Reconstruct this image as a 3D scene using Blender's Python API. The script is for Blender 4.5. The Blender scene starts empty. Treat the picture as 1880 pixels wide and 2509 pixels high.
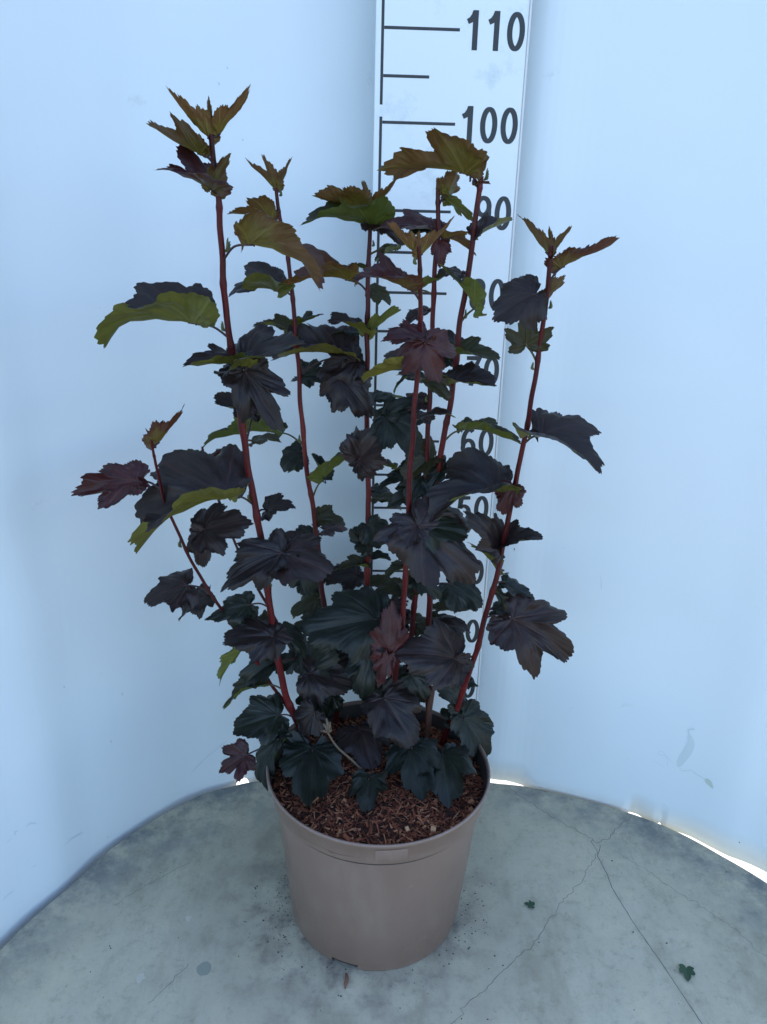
import bpy, bmesh, math, random
from mathutils import Vector, Matrix, noise
random.seed(7)
S = bpy.context.scene
C = S.collection
R = math.radians

# ------------------------------------------------------------------ camera
FPX, IW, IH = 1885.0, 1880.0, 2509.0
CAMH, TH, RO = 87.827, 0.353, 0.026          # cm, pitch down, roll
ct, st, cr, sr = math.cos(TH), math.sin(TH), math.cos(RO), math.sin(RO)
cam = bpy.data.objects.new('camera', bpy.data.cameras.new('camera')); C.objects.link(cam)
cam.data.sensor_fit = 'HORIZONTAL'; cam.data.sensor_width = 36
cam.data.lens = 36 * FPX / IW; cam.data.clip_start = 0.02; cam.data.clip_end = 400
fwd = Vector((0, ct, -st)); up0 = Vector((0, st, ct)); r0 = Vector((1, 0, 0))
rt = cr * r0 + sr * up0; up = -sr * r0 + cr * up0
m = Matrix((rt, up, -fwd)).transposed().to_4x4(); m.translation = (0, 0, CAMH / 100)
cam.matrix_world = m
S.camera = cam

# ------------------------------------------------------------------ light
SUN_EL, SUN_AZ = R(54), R(26)                # azimuth from +Y (behind the backdrop) towards +X
world = bpy.data.worlds.new("World"); S.world = world; world.use_nodes = True
wn = world.node_tree; bg = wn.nodes['Background']
sky = wn.nodes.new('ShaderNodeTexSky'); sky.sky_type = 'NISHITA'; sky.sun_disc = False
sky.sun_elevation = SUN_EL; sky.sun_rotation = SUN_AZ; sky.air_density = 1.0; sky.dust_density = 1.0
wn.links.new(sky.outputs[0], bg.inputs[0]); bg.inputs[1].default_value = 0.15; sky.ozone_density = 3.0
sl = bpy.data.lights.new('sun', 'SUN'); sl.energy = 4.0; sl.angle = R(0.5); sl.color = (1, 0.95, 0.86)
sun = bpy.data.objects.new('sun', sl); C.objects.link(sun)
sd = Vector((math.sin(SUN_AZ) * math.cos(SUN_EL), math.cos(SUN_AZ) * math.cos(SUN_EL), math.sin(SUN_EL)))
sun.rotation_euler = sd.to_track_quat('Z', 'Y').to_euler()
S.view_settings.view_transform = 'Standard'; S.view_settings.look = 'None'
S.view_settings.exposure = 1.88; S.view_settings.gamma = 1; S.view_settings.use_curve_mapping = False

# ------------------------------------------------------------------ geometry helpers (cm in, m out)
def ray(px, py):
    x = px - IW / 2; y = py - IH / 2
    xx = cr * x + sr * y; yy = -sr * x + cr * y
    u = -yy / FPX; r = xx / FPX
    return Vector((r, ct + u * st, -st + u * ct))
CAMC = Vector((0, 0, CAMH))
def at_y(px, py, Y):
    d = ray(px, py); return CAMC + d * (Y / d.y)
def at_z(px, py, z):
    d = ray(px, py); return CAMC + d * ((z - CAMH) / d.z)
def proj(P):
    v = P - CAMC
    d = v.y * ct - v.z * st; u = v.z * ct + v.y * st
    x = FPX * v.x / d; y = -FPX * u / d
    return (IW / 2 + cr * x - sr * y, IH / 2 + sr * x + cr * y)

def mesh_obj(name, verts, faces, mats, parent=None, smooth=True, matidx=None, scale=0.01):
    me = bpy.data.meshes.new(name)
    me.from_pydata([tuple(c * scale for c in v) for v in verts], [], faces)
    for mt in (mats if isinstance(mats, (list, tuple)) else [mats]): me.materials.append(mt)
    if matidx: me.polygons.foreach_set('material_index', matidx)
    if smooth: me.polygons.foreach_set('use_smooth', [True] * len(me.polygons))
    me.update()
    o = bpy.data.objects.new(name, me); C.objects.link(o)
    if parent: o.parent = parent
    return o
def tag(o, label=None, cat=None, group=None, kind=None):
    if label: o['label'] = label
    if cat: o['category'] = cat
    if group: o['group'] = group
    if kind: o['kind'] = kind
    return o
def empty(name, label, cat, loc=(0, 0, 0), group=None):
    o = bpy.data.objects.new(name, None); C.objects.link(o); o.empty_display_size = 0.05
    o['_loc'] = 0; del o['_loc']
    return tag(o, label, cat, group)
def box(v, f, x0, x1, y0, y1, z0, z1):
    n = len(v)
    v += [(x0, y0, z0), (x1, y0, z0), (x1, y1, z0), (x0, y1, z0), (x0, y0, z1), (x1, y0, z1), (x1, y1, z1), (x0, y1, z1)]
    f += [tuple(n + i for i in q) for q in ((0, 3, 2, 1), (4, 5, 6, 7), (0, 1, 5, 4), (1, 2, 6, 5), (2, 3, 7, 6), (3, 0, 4, 7))]
def catmull(pts, n):
    out = []; P = [pts[0] * 2 - pts[1]] + list(pts) + [pts[-1] * 2 - pts[-2]]
    for i in range(1, len(P) - 2):
        for k in range(n):
            t = k / n; a, b, c, d = P[i - 1], P[i], P[i + 1], P[i + 2]
            out.append(0.5 * ((2 * b) + (c - a) * t + (2 * a - 5 * b + 4 * c - d) * t * t + (3 * b - a - 3 * c + d) * t ** 3))
    out.append(pts[-1]); return out
def tube(v, f, pts, rad, ns=8, cap=True):
    n0 = len(v); N = len(pts); prev = None
    for i, p in enumerate(pts):
        t = (pts[min(i + 1, N - 1)] - pts[max(i - 1, 0)]).normalized()
        a = (prev if prev else Vector((1, 0.3, 0.1))); a = (a - t * a.dot(t)).normalized(); prev = a
        b = t.cross(a); r = rad(i / (N - 1)) if callable(rad) else rad
        for k in range(ns):
            g = 2 * math.pi * k / ns; v.append(tuple(p + a * (r * math.cos(g)) + b * (r * math.sin(g))))
    for i in range(N - 1):
        for k in range(ns):
            f.append((n0 + i * ns + k, n0 + i * ns + (k + 1) % ns, n0 + (i + 1) * ns + (k + 1) % ns, n0 + (i + 1) * ns + k))
    if cap:
        f.append(tuple(n0 + k for k in reversed(range(ns)))); f.append(tuple(n0 + (N - 1) * ns + k for k in range(ns)))

# ------------------------------------------------------------------ materials
def mat(name, col, rough=0.5, spec=0.5):
    m = bpy.data.materials.new(name); m.use_nodes = True
    b = m.node_tree.nodes['Principled BSDF']
    b.inputs['Base Color'].default_value = (*col, 1); b.inputs['Roughness'].default_value = rough
    b.inputs['Specular IOR Level'].default_value = spec
    return m
def nd(m, t, **k):
    n = m.node_tree.nodes.new(t)
    for a, b in k.items(): setattr(n, a, b)
    return n
def lk(m, a, b): m.node_tree.links.new(a, b)
def BS(m): return m.node_tree.nodes['Principled BSDF']
def noise_n(m, scale, detail=4, rough=0.55, vec=None, coord='Object', sc=None):
    n = nd(m, 'ShaderNodeTexNoise'); n.inputs['Scale'].default_value = scale
    n.inputs['Detail'].default_value = detail; n.inputs['Roughness'].default_value = rough
    tc = nd(m, 'ShaderNodeTexCoord')
    if sc:
        mp = nd(m, 'ShaderNodeMapping'); mp.inputs['Scale'].default_value = sc
        lk(m, tc.outputs[coord], mp.inputs[0]); lk(m, mp.outputs[0], n.inputs['Vector'])
    else: lk(m, tc.outputs[coord], n.inputs['Vector'])
    return n
def ramp(m, src, stops):
    r = nd(m, 'ShaderNodeValToRGB'); e = r.color_ramp.elements
    while len(e) < len(stops): e.new(0.5)
    for i, (p, c) in enumerate(stops):
        e[i].position = p; e[i].color = (*c, 1) if len(c) == 3 else c
    lk(m, src, r.inputs[0]); return r
def mixc(m, f, a, b, mode='MIX'):
    n = nd(m, 'ShaderNodeMix', data_type='RGBA', blend_type=mode)
    for s, i in ((f, 0), (a, 6), (b, 7)):
        if hasattr(s, 'is_linked'): lk(m, s, n.inputs[i])
        else: n.inputs[i].default_value = s if i == 0 else (*s, 1)
    return n.outputs[2]
def bump(m, src, strength, dist):
    b = nd(m, 'ShaderNodeBump'); b.inputs['Strength'].default_value = strength; b.inputs['Distance'].default_value = dist
    lk(m, src, b.inputs['Height']); lk(m, b.outputs[0], BS(m).inputs['Normal']); return b

# white plastic backdrop
M_wall = mat('white_plastic', (.8, .8, .79), 0.38, 0.4)
n1 = noise_n(M_wall, 1.6, 3); r1 = ramp(M_wall, n1.outputs[0], [(.3, (.71, .79, .81)), (.7, (.765, .82, .835))])
n2 = noise_n(M_wall, 22, 6, .7); r2 = ramp(M_wall, n2.outputs[0], [(.0, (.55, .58, .55)), (.33, (1, 1, 1))])
lk(M_wall, mixc(M_wall, 1.0, r1.outputs[0], r2.outputs[0], 'MULTIPLY'), BS(M_wall).inputs['Base Color'])
n3 = noise_n(M_wall, 3.2, 2); bump(M_wall, n3.outputs[0], .5, .02)
M_board = mat('white_board', (.82, .82, .81), 0.35, 0.4)
n1 = noise_n(M_board, 14, 5, .7); r1 = ramp(M_board, n1.outputs[0], [(.25, (.62, .69, .69)), (.4, (.78, .83, .84))])
lk(M_board, r1.outputs[0], BS(M_board).inputs['Base Color'])
M_ink = mat('black_print', (.022, .026, .030), 0.5)
M_edge = mat('board_edge', (.72, .72, .70), .5)
M_stain = mat('dried_smear', (.62, .70, .71), .6)
M_stain2 = mat('olive_smear', (.53, .61, .53), .6)
M_scr = mat('scratch_grey', (.56, .64, .67), .6)
M_speck = mat('dark_speck', (.03, .035, .03), .8)

# concrete
M_con = mat('worn_concrete', (.36, .35, .32), 0.8, .3)
a = noise_n(M_con, 5, 8, .65); ra = ramp(M_con, a.outputs[0], [(.25, (.41, .365, .26)), (.5, (.475, .425, .305)), (.75, (.53, .475, .35))])
b_ = noise_n(M_con, 52, 9, .8); rb = ramp(M_con, b_.outputs[0], [(.30, (.62, .62, .60)), (.48, (1, 1, 1)), (.75, (1.08, 1.08, 1.08))])
c1 = mixc(M_con, .8, ra.outputs[0], rb.outputs[0], 'MULTIPLY')
d_ = noise_n(M_con, 170, 5, .6); rd = ramp(M_con, d_.outputs[0], [(.24, (.45, .45, .44)), (.36, (1, 1, 1)), (.72, (1.05, 1.05, 1.05))])
c2 = mixc(M_con, .75, c1, rd.outputs[0], 'MULTIPLY')
w_ = noise_n(M_con, 11, 7, .7, sc=(1, .45, 1)); rw = ramp(M_con, w_.outputs[0], [(.36, (.80, .79, .77)), (.50, (1, 1, 1)), (.66, (1.10, 1.08, 1.05))])
c2 = mixc(M_con, 1.0, c2, rw.outputs[0], 'MULTIPLY')
# blue-grey algae along the rim: radial distance from the disc's centre
tc = nd(M_con, 'ShaderNodeTexCoord'); vl = nd(M_con, 'ShaderNodeVectorMath', operation='LENGTH'); 
vs = nd(M_con, 'ShaderNodeVectorMath', operation='SUBTRACT'); vs.inputs[1].default_value = (.071, .495, 0)
lk(M_con, tc.outputs['Object'], vs.inputs[0]); lk(M_con, vs.outputs[0], vl.inputs[0])
mr = nd(M_con, 'ShaderNodeMapRange'); mr.inputs[1].default_value = .50; mr.inputs[2].default_value = .61
lk(M_con, vl.outputs['Value'], mr.inputs[0])
e_ = noise_n(M_con, 17, 8, .72); re = ramp(M_con, e_.outputs[0], [(.40, (0, 0, 0)), (.60, (1, 1, 1))])
mm = nd(M_con, 'ShaderNodeMath', operation='MULTIPLY'); lk(M_con, mr.outputs[0], mm.inputs[0]); lk(M_con, re.outputs[0], mm.inputs[1])
m2 = nd(M_con, 'ShaderNodeMath', operation='MULTIPLY'); lk(M_con, mm.outputs[0], m2.inputs[0]); m2.inputs[1].default_value = .8
c3 = mixc(M_con, m2.outputs[0], c2, (.12, .14, .15))
# soil stain round the pot foot, its dark tone also painting the contact shadow
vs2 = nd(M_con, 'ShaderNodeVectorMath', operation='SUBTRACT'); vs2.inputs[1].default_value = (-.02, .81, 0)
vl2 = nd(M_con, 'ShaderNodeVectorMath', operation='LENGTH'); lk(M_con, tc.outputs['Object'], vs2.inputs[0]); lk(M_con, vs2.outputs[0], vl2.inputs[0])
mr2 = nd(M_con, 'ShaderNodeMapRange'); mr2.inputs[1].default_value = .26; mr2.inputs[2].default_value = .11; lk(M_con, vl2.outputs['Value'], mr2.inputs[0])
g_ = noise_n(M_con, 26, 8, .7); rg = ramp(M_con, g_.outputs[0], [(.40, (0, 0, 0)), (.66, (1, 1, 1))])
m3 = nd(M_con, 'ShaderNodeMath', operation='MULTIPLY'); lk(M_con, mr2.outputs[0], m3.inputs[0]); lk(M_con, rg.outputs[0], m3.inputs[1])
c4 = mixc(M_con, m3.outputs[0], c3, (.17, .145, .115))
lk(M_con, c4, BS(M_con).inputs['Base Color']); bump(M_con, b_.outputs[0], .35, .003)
M_crack = mat('crack_dark', (.15, .14, .115), .9)
M_patch = mat('damp_patch', (.27, .275, .21), .8)
M_lime = mat('lime_spot', (.54, .49, .38), .8)
M_lowbounce = mat('low_bounce_ground', (.10, .10, .10), .9)  # unseen front ground, made dark to trim its bounce onto the walls
M_ground = mat('pale_ground', (.62, .60, .55), .9)
n1 = noise_n(M_ground, 3, 6); lk(M_ground, ramp(M_ground, n1.outputs[0], [(.3, (.29, .28, .26)), (.7, (.38, .37, .34))]).outputs[0], BS(M_ground).inputs['Base Color'])

# pot
M_pot = mat('taupe_plastic', (.27, .20, .165), 0.36, .5)
n1 = noise_n(M_pot, 9, 6, .7); rp = ramp(M_pot, n1.outputs[0], [(.3, (.195, .128, .098)), (.62, (.22, .147, .113)), (.78, (.245, .168, .13))])
n2 = noise_n(M_pot, 60, 4, .7, sc=(1, 1, .5)); rp2 = ramp(M_pot, n2.outputs[0], [(.66, (0, 0, 0)), (.74, (1, 1, 1))])
mk = nd(M_pot, 'ShaderNodeMath', operation='MULTIPLY'); lk(M_pot, rp2.outputs[0], mk.inputs[0]); mk.inputs[1].default_value = .35
n6 = noise_n(M_pot, 14, 8, .8, sc=(1, 1, .35)); r6 = ramp(M_pot, n6.outputs[0], [(.50, (0, 0, 0)), (.72, (.55, .55, .55))])
pc = mixc(M_pot, mk.outputs[0], rp.outputs[0], (.34, .28, .22)); pc = mixc(M_pot, r6.outputs[0], pc, (.27, .21, .165))
lk(M_pot, pc, BS(M_pot).inputs['Base Color'])
r7 = ramp(M_pot, n6.outputs[0], [(.35, (.30,) * 3), (.7, (.50,) * 3)]); lk(M_pot, r7.outputs[0], BS(M_pot).inputs['Roughness'])
bump(M_pot, n1.outputs[0], .12, .004)
M_potin = mat('pot_inside', (.05, .04, .035), .6)
M_soil = mat('dark_soil', (.035, .018, .012), .95, .2)
n1 = noise_n(M_soil, 120, 6, .7); lk(M_soil, ramp(M_soil, n1.outputs[0], [(.35, (.010, .006, .005)), (.7, (.075, .032, .02))]).outputs[0], BS(M_soil).inputs['Base Color'])
M_chip = mat('bark_chips', (.12, .05, .03), .85, .3)
at_ = nd(M_chip, 'ShaderNodeAttribute', attribute_name='tint'); lk(M_chip, at_.outputs['Color'], BS(M_chip).inputs['Base Color'])
M_twig = mat('dry_twig', (.12, .085, .055), .8)

# stems
M_stem = mat('red_bark', (.2, .02, .02), 0.45, .3)
n1 = noise_n(M_stem, 60, 5, .65, sc=(1, 1, .12)); lk(M_stem, ramp(M_stem, n1.outputs[0], [(.3, (.040, .005, .006)), (.55, (.095, .007, .008)), (.8, (.15, .022, .015))]).outputs[0], BS(M_stem).inputs['Base Color'])
n4 = noise_n(M_stem, 260, 3, .6); r4 = ramp(M_stem, n4.outputs[0], [(.60, (1, 1, 1)), (.70, (1.7, 2.6, 2.2))])
n5 = noise_n(M_stem, 7, 3, .6); r5 = ramp(M_stem, n5.outputs[0], [(.35, (.55, .6, .6)), (.65, (1.15, 1.1, 1.1))])
old = BS(M_stem).inputs['Base Color'].links[0].from_socket
c_ = mixc(M_stem, 1.0, old, r4.outputs[0], 'MULTIPLY'); c_ = mixc(M_stem, 1.0, c_, r5.outputs[0], 'MULTIPLY'); lk(M_stem, c_, BS(M_stem).inputs['Base Color'])
bump(M_stem, n1.outputs[0], .7, .003)
M_stemb = mat('brown_bark', (.14, .06, .04), .7)
M_pet = mat('petiole', (.035, .012, .012), .5)
M_petg = mat('green_petiole', (.06, .05, .018), .5)

def leafmat(name, top, under, topvein, undervein, rough=.46, trans=.22, tcol=(.3, .16, .03), uedge=None, spec=.32):
    m = mat(name, top, rough, spec)
    geo = nd(m, 'ShaderNodeNewGeometry'); va = nd(m, 'ShaderNodeAttribute', attribute_name='vein')
    ea = nd(m, 'ShaderNodeAttribute', attribute_name='edge')
    oi = nd(m, 'ShaderNodeObjectInfo')
    nn = noise_n(m, 55, 6, .7); rr = ramp(m, nn.outputs[0], [(.3, (.55, .57, .6)), (.7, (1.45, 1.4, 1.35))])
    big = noise_n(m, 18, 3, .6)
    tcol_ = mixc(m, 1.0, top, rr.outputs[0], 'MULTIPLY')
    uc = under
    if uedge:
        ad = nd(m, 'ShaderNodeMath', operation='ADD'); lk(m, ea.outputs['Fac'], ad.inputs[0]); lk(m, big.outputs[0], ad.inputs[1])
        er = ramp(m, ad.outputs[0], [(.75, (0, 0, 0)), (1.3, (1, 1, 1))]); uc = mixc(m, er.outputs[0], under, uedge)
    ucol_ = mixc(m, .5, uc, rr.outputs[0], 'MULTIPLY')
    t2 = mixc(m, va.outputs['Fac'], tcol_, topvein); u2 = mixc(m, va.outputs['Fac'], ucol_, undervein)
    c = mixc(m, geo.outputs['Backfacing'], t2, u2)
    rv = ramp(m, oi.outputs['Random'], [(0, (.7, .78, .8)), (.5, (1, 1, 1)), (1, (1.35, 1.2, 1.1))])
    c = mixc(m, 1.0, c, rv.outputs[0], 'MULTIPLY')
    lk(m, c, BS(m).inputs['Base Color'])
    rg = ramp(m, big.outputs[0], [(.35, (rough - .1,) * 3), (.65, (rough + .15,) * 3)]); lk(m, rg.outputs[0], BS(m).inputs['Roughness'])
    tr = nd(m, 'ShaderNodeBsdfTranslucent'); tr.inputs[0].default_value = (*tcol, 1)
    mx = nd(m, 'ShaderNodeMixShader'); mx.inputs[0].default_value = trans
    out = m.node_tree.nodes['Material Output']
    lk(m, BS(m).outputs[0], mx.inputs[1]); lk(m, tr.outputs[0], mx.inputs[2]); lk(m, mx.outputs[0], out.inputs[0])
    bump(m, nn.outputs[0], .4, .002)
    return m
LM = {
 'dark':  leafmat('leaf_dark',  (.0125, .0066, .0060), (.098, .102, .018), (.040, .016, .015), (.17, .17, .04), trans=.03, tcol=(.10, .05, .02), rough=.44, spec=.34),
 'plum':  leafmat('leaf_plum',  (.036, .0085, .009), (.105, .070, .014), (.085, .016, .014), (.15, .11, .035), trans=.07, tcol=(.16, .03, .02), uedge=(.085, .027, .015), rough=.42),
 'young': leafmat('leaf_young', (.042, .015, .011), (.092, .074, .013), (.085, .032, .02), (.15, .135, .035), trans=.13, tcol=(.20, .12, .015), uedge=(.086, .042, .016)),
 'green': leafmat('leaf_green', (.0062, .0088, .0056), (.055, .078, .017), (.020, .027, .015), (.10, .13, .035), trans=.04, tcol=(.06, .09, .02), rough=.44, spec=.34),
 'olive': leafmat('leaf_olive', (.021, .018, .008), (.090, .104, .020), (.040, .036, .014), (.17, .18, .04), trans=.12, tcol=(.14, .15, .02)),
}
M_bud = mat('green_bud', (.07, .085, .018), .5)
M_fallen = mat('fresh_green_leaf', (.02, .055, .02), .5)

# ------------------------------------------------------------------ ground, slab
tag(mesh_obj('ground', [(-3000, -3000, -75), (3000, -3000, -75), (3000, 3000, -75), (-3000, 3000, -75)], [(0, 1, 2, 3)], M_lowbounce, smooth=False), kind='structure')
tag(mesh_obj('path', [(-1500, 60, -74.6), (1500, 60, -74.6), (1500, 700, -74.6), (-1500, 700, -74.6)], [(0, 1, 2, 3)], M_ground, smooth=False), kind='structure')

EDGE = [(-47.7, 72.7), (-46.0, 77.1), (-42.8, 82.9), (-39.9, 89.5), (-33.7, 97.6), (-28.3, 102.6), (-20.8, 105.8), (-8, 108.6), (7, 109.4), (19.2, 107.0), (25.4, 106.3), (34.3, 103.4), (41.6, 100.4), (47.6, 96.8), (52.2, 92.3), (57.2, 87.0)]
CX, CY = 7.1, 49.5
tab = sorted((math.atan2(y - CY, x - CX), math.hypot(x - CX, y - CY)) for x, y in EDGE)
def edge_r(a):
    while a > math.pi * 1.5: a -= 2 * math.pi
    while a < -math.pi * .5: a += 2 * math.pi
    if a <= tab[0][0]: k = min(1, (tab[0][0] - a) / .5); return tab[0][1] * (1 - k) + 61.5 * k
    if a >= tab[-1][0]: k = min(1, (a - tab[-1][0]) / .5); return tab[-1][1] * (1 - k) + 61.5 * k
    for (a0, r0_), (a1, r1_) in zip(tab, tab[1:]):
        if a0 <= a <= a1:
            t = (a - a0) / (a1 - a0); return r0_ * (1 - t) + r1_ * t
slab = empty('concrete_table', 'round cracked grey concrete slab the pot stands on', 'concrete table')
NA = 256; v = []; f = []
rs = [min(1e9, (edge_r(2 * math.pi * i / NA - .5) + edge_r(2 * math.pi * (i + 1) / NA - .5) + edge_r(2 * math.pi * (i - 1) / NA - .5)) / 3) for i in range(NA)]
prof = [(-9, .0), (-.45, .0), (-.12, -.10), (0, -.42)]   # (z, dr)
for z, dr in prof:
    for i in range(NA):
        g = 2 * math.pi * i / NA - .5; rr = rs[i] + dr + .06 * noise.noise(Vector((i * .6, z, 0)))
        v.append((CX + rr * math.cos(g), CY + rr * math.sin(g), z))
for j in range(3):
    for i in range(NA):
        k = (i + 1) % NA; f.append((j * NA + i, j * NA + k, (j + 1) * NA + k, (j + 1) * NA + i))
f.append(tuple(3 * NA + i for i in range(NA))); f.append(tuple(reversed(range(NA))))
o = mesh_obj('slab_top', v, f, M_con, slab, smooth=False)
v = []; f = []; box(v, f, -10, 24, 32, 66, -75, -9.1)
mesh_obj('pedestal', v, f, M_con, slab, smooth=False)

def ribbon(v, f, pts, wfun, nrm=Vector((0, 0, 1))):
    n0 = len(v); N = len(pts)
    for i, p in enumerate(pts):
        t = (pts[min(i + 1, N - 1)] - pts[max(i - 1, 0)]); nn = nrm(p) if callable(nrm) else nrm
        s = t.cross(nn).normalized() * wfun(i / (N - 1)) / 2
        v.append(tuple(p - s)); v.append(tuple(p + s))
    for i in range(N - 1): f.append((n0 + 2 * i, n0 + 2 * i + 1, n0 + 2 * i + 3, n0 + 2 * i + 2))
def crk(pix, w, jit, z=.012, step=.5, origin=(1100, 1700), s=.4707):
    P = [at_z(origin[0] + x * s, origin[1] + y * s, z) for x, y in pix]; out = []
    for a, b in zip(P, P[1:]):
        n = max(2, int((b - a).length / step)); d = (b - a).normalized(); sd_ = Vector((-d.y, d.x, 0))
        for k in range(n):
            q = a + (b - a) * (k / n); q = q + sd_ * jit * noise.noise(q * 1.3) * 1.6 + sd_ * jit * .6 * random.uniform(-1, 1) * .5; out.append(q)
    out.append(P[-1]); v = []; f = []
    ribbon(v, f, out, lambda t: w * (.55 + .8 * abs(noise.noise(Vector((t * 37, w * 9, 1)))) + .15))
    o = mesh_obj('crack', v, f, M_crack, slab, smooth=False); return o
crk([(300, 475), (420, 560), (510, 625), (640, 695), (745, 755), (775, 830)], .10, .35)
crk([(955, 640), (900, 680), (865, 715), (820, 755), (775, 775), (748, 760)], .09, .35, z=.016)
crk([(778, 832), (720, 910), (695, 970), (640, 1025), (585, 1095), (520, 1190), (440, 1300), (330, 1400), (250, 1480), (130, 1590), (62, 1640), (60, 1690), (10, 1719)], .075, .4, z=.014)
crk([(790, 790), (775, 845), (820, 930), (850, 1010), (960, 1190), (1100, 1390), (1220, 1570), (1330, 1735)], .12, .05, z=.018)
crk([(900, 840), (1000, 900), (1090, 965), (1230, 1060), (1330, 1115), (1450, 1200), (1540, 1270), (1600, 1335), (1680, 1385)], .06, .35)
crk([(540, 1095), (640, 1030), (760, 965), (900, 890)], .05, .2, origin=(0, 1650), s=.519)
crk([(700, 1560), (790, 1480), (890, 1370)], .06, .25, origin=(0, 1650), s=.519)

def blot(name, cx, cy, rx, m, z=.01, parent=slab, seed=0, amp=.2):
    c = at_z(cx, cy, z); v = [tuple(c)]; N = 28
    for i in range(N):
        g = 2 * math.pi * i / N; r = rx * (1 + amp * noise.noise(Vector((math.cos(g) * 1.5 + seed, math.sin(g) * 1.5, seed))) * 1.5)
        v.append((c.x + r * math.cos(g), c.y + r * math.sin(g), z))
    return mesh_obj(name, v, [(0, 1 + i, 1 + (i + 1) % N) for i in range(N)], m, parent, smooth=False)
blot('damp_patch', 501, 2374, .95, M_patch, z=.010, amp=.1)
blot('lime_spot', 462, 2250, .42, M_lime, seed=3, amp=.5); blot('lime_spot', 343, 2397, .5, M_lime, seed=5, amp=.5)
# soil crumbs on the slab (nobody could count them)
v = []; f = []
def crumb(x, y, z, r):
    n = len(v)
    for i in range(6):
        d = [(1, 0, 0), (-1, 0, 0), (0, 1, 0), (0, -1, 0), (0, 0, 1), (0, 0, -1)][i]; q = r * random.uniform(.5, 1.3)
        v.append((x + d[0] * q, y + d[1] * q, z + d[2] * q * .7))
    for t in ((0, 2, 4), (2, 1, 4), (1, 3, 4), (3, 0, 4), (2, 0, 5), (1, 2, 5), (3, 1, 5), (0, 3, 5)): f.append(tuple(n + k for k in t))
for i in range(520):
    a = random.choice([random.gauss(3.35, .35), random.gauss(-.15, .3), random.uniform(0, 6.28)])
    d = 11.6 + abs(random.gauss(0, 3.2))
    crumb(.2 + d * math.cos(a), 82.2 + d * math.sin(a), .04, random.choice([.04, .05, .06, .07, .12]))
for i in range(230):
    a = random.uniform(0, 6.28); d = 60 * math.sqrt(random.random())
    crumb(CX + d * math.cos(a), CY + d * math.sin(a), .03, random.choice([.03, .04, .05, .09]))
for px, py in ((1500, 2110 - 0), (438, 2299), (269, 2319), (271, 2325), (682, 2334), (1780, 2137), (1634, 2312), (1552, 2285), (1233, 2366), (1131, 2497), (1195, 2499), (830, 2440), (835, 2442), (740, 2370)):
    c = at_z(px, py, 0); crumb(c.x, c.y, .05, .13)
tag(mesh_obj('soil_crumbs', v, f, M_speck, smooth=False), 'dark soil crumbs scattered over the concrete around the pot', 'soil crumbs', kind='stuff')

# ------------------------------------------------------------------ backdrop sheet
PATH = [(-52.5, 52), (-51, 60), (-49.2, 72.0), (-47.3, 77.6), (-44.0, 83.6), (-41, 90.2), (-34.6, 98.6), (-29, 103.7), (-21, 107.0), (-14, 109.4), (-7, 111.2), (3, 112.2), (12, 110.6), (19.3, 107.55), (25.5, 106.85), (34.5, 103.95), (41.9, 100.95), (48.0, 97.35), (52.9, 93.1), (58.3, 88.2), (65, 76)]
SP = catmull([Vector((x, y, 0)) for x, y in PATH], 6)
GAPX = [(-70, -9), (-28, -8), (-24.3, -4), (-23.6, -.5), (-22.5, .1), (-21.8, -.5), (-21, -4), (16, -4), (17, .25), (22, .22), (25, -.5), (27, -3), (40.2, -3), (41.3, -.45), (42.6, -.4), (44.6, -1.5), (45.6, -.45), (46.3, -1.5), (47.6, -.9), (49.5, -.55), (54, -.55), (58, 0), (62, .6), (90, 1.2)]
def zb(x):
    for (a, b), (c, d) in zip(GAPX, GAPX[1:]):
        if a <= x <= c: return b + (d - b) * (x - a) / (c - a)
    return -4
def backdrop(name, pts, label, flip):
    v = []; f = []; dense = []
    for a, b in zip(pts, pts[1:]):
        for k in range(4): dense.append(a + (b - a) * (k / 4))
    dense.append(pts[-1]); N = len(dense); H = 24; T = .35
    for i, p in enumerate(dense):
        t = (dense[min(i + 1, N - 1)] - dense[max(i - 1, 0)]).normalized(); nrm = Vector((t.y, -t.x, 0))
        for side in (0, 1):
            for j in range(H + 1):
                z0 = zb(p.x) if p.y > 60 else -9
                z = z0 + (290 - z0) * (j / H) ** 1.3  # top carried far out of view to cut sky light on the walls
                w = .45 * noise.noise(Vector((p.x * .035, p.y * .035, z * .02))) * min(1, j / 4)
                q = p + nrm * (w + (0 if side == 0 else -T)); v.append((q.x, q.y, z))
    W = 2 * (H + 1)
    for i in range(N - 1):
        a = i * W; b = a + W
        for j in range(H):
            f.append((a + j, b + j, b + j + 1, a + j + 1)); f.append((a + H + 1 + j, a + H + 2 + j, b + H + 2 + j, b + H + 1 + j))
        f.append((a, a + H + 1, b + H + 1, b)); f.append((a + H, b + H, b + 2 * H + 1, a + 2 * H + 1))
    for a in (0, (N - 1) * W):
        for j in range(H): f.append((a + j, a + j + 1, a + H + 2 + j, a + H + 1 + j))
    root = empty(name, label, 'backdrop'); mesh_obj('panel', v, f, M_wall, root); return root
mid = next(i for i, p in enumerate(SP) if p.x >= 4)
ptsL = SP[:mid + 1]; ptsR = [p + Vector((0, -.45, 0)) if i == 0 else p.copy() for i, p in enumerate(SP[mid - 1:])]
backL = backdrop('backdrop_panel', ptsL, 'curved white plastic panel left of the measuring board', 0)
backR = backdrop('backdrop_panel', ptsR, 'curved white plastic panel right of the measuring board', 1)

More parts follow.
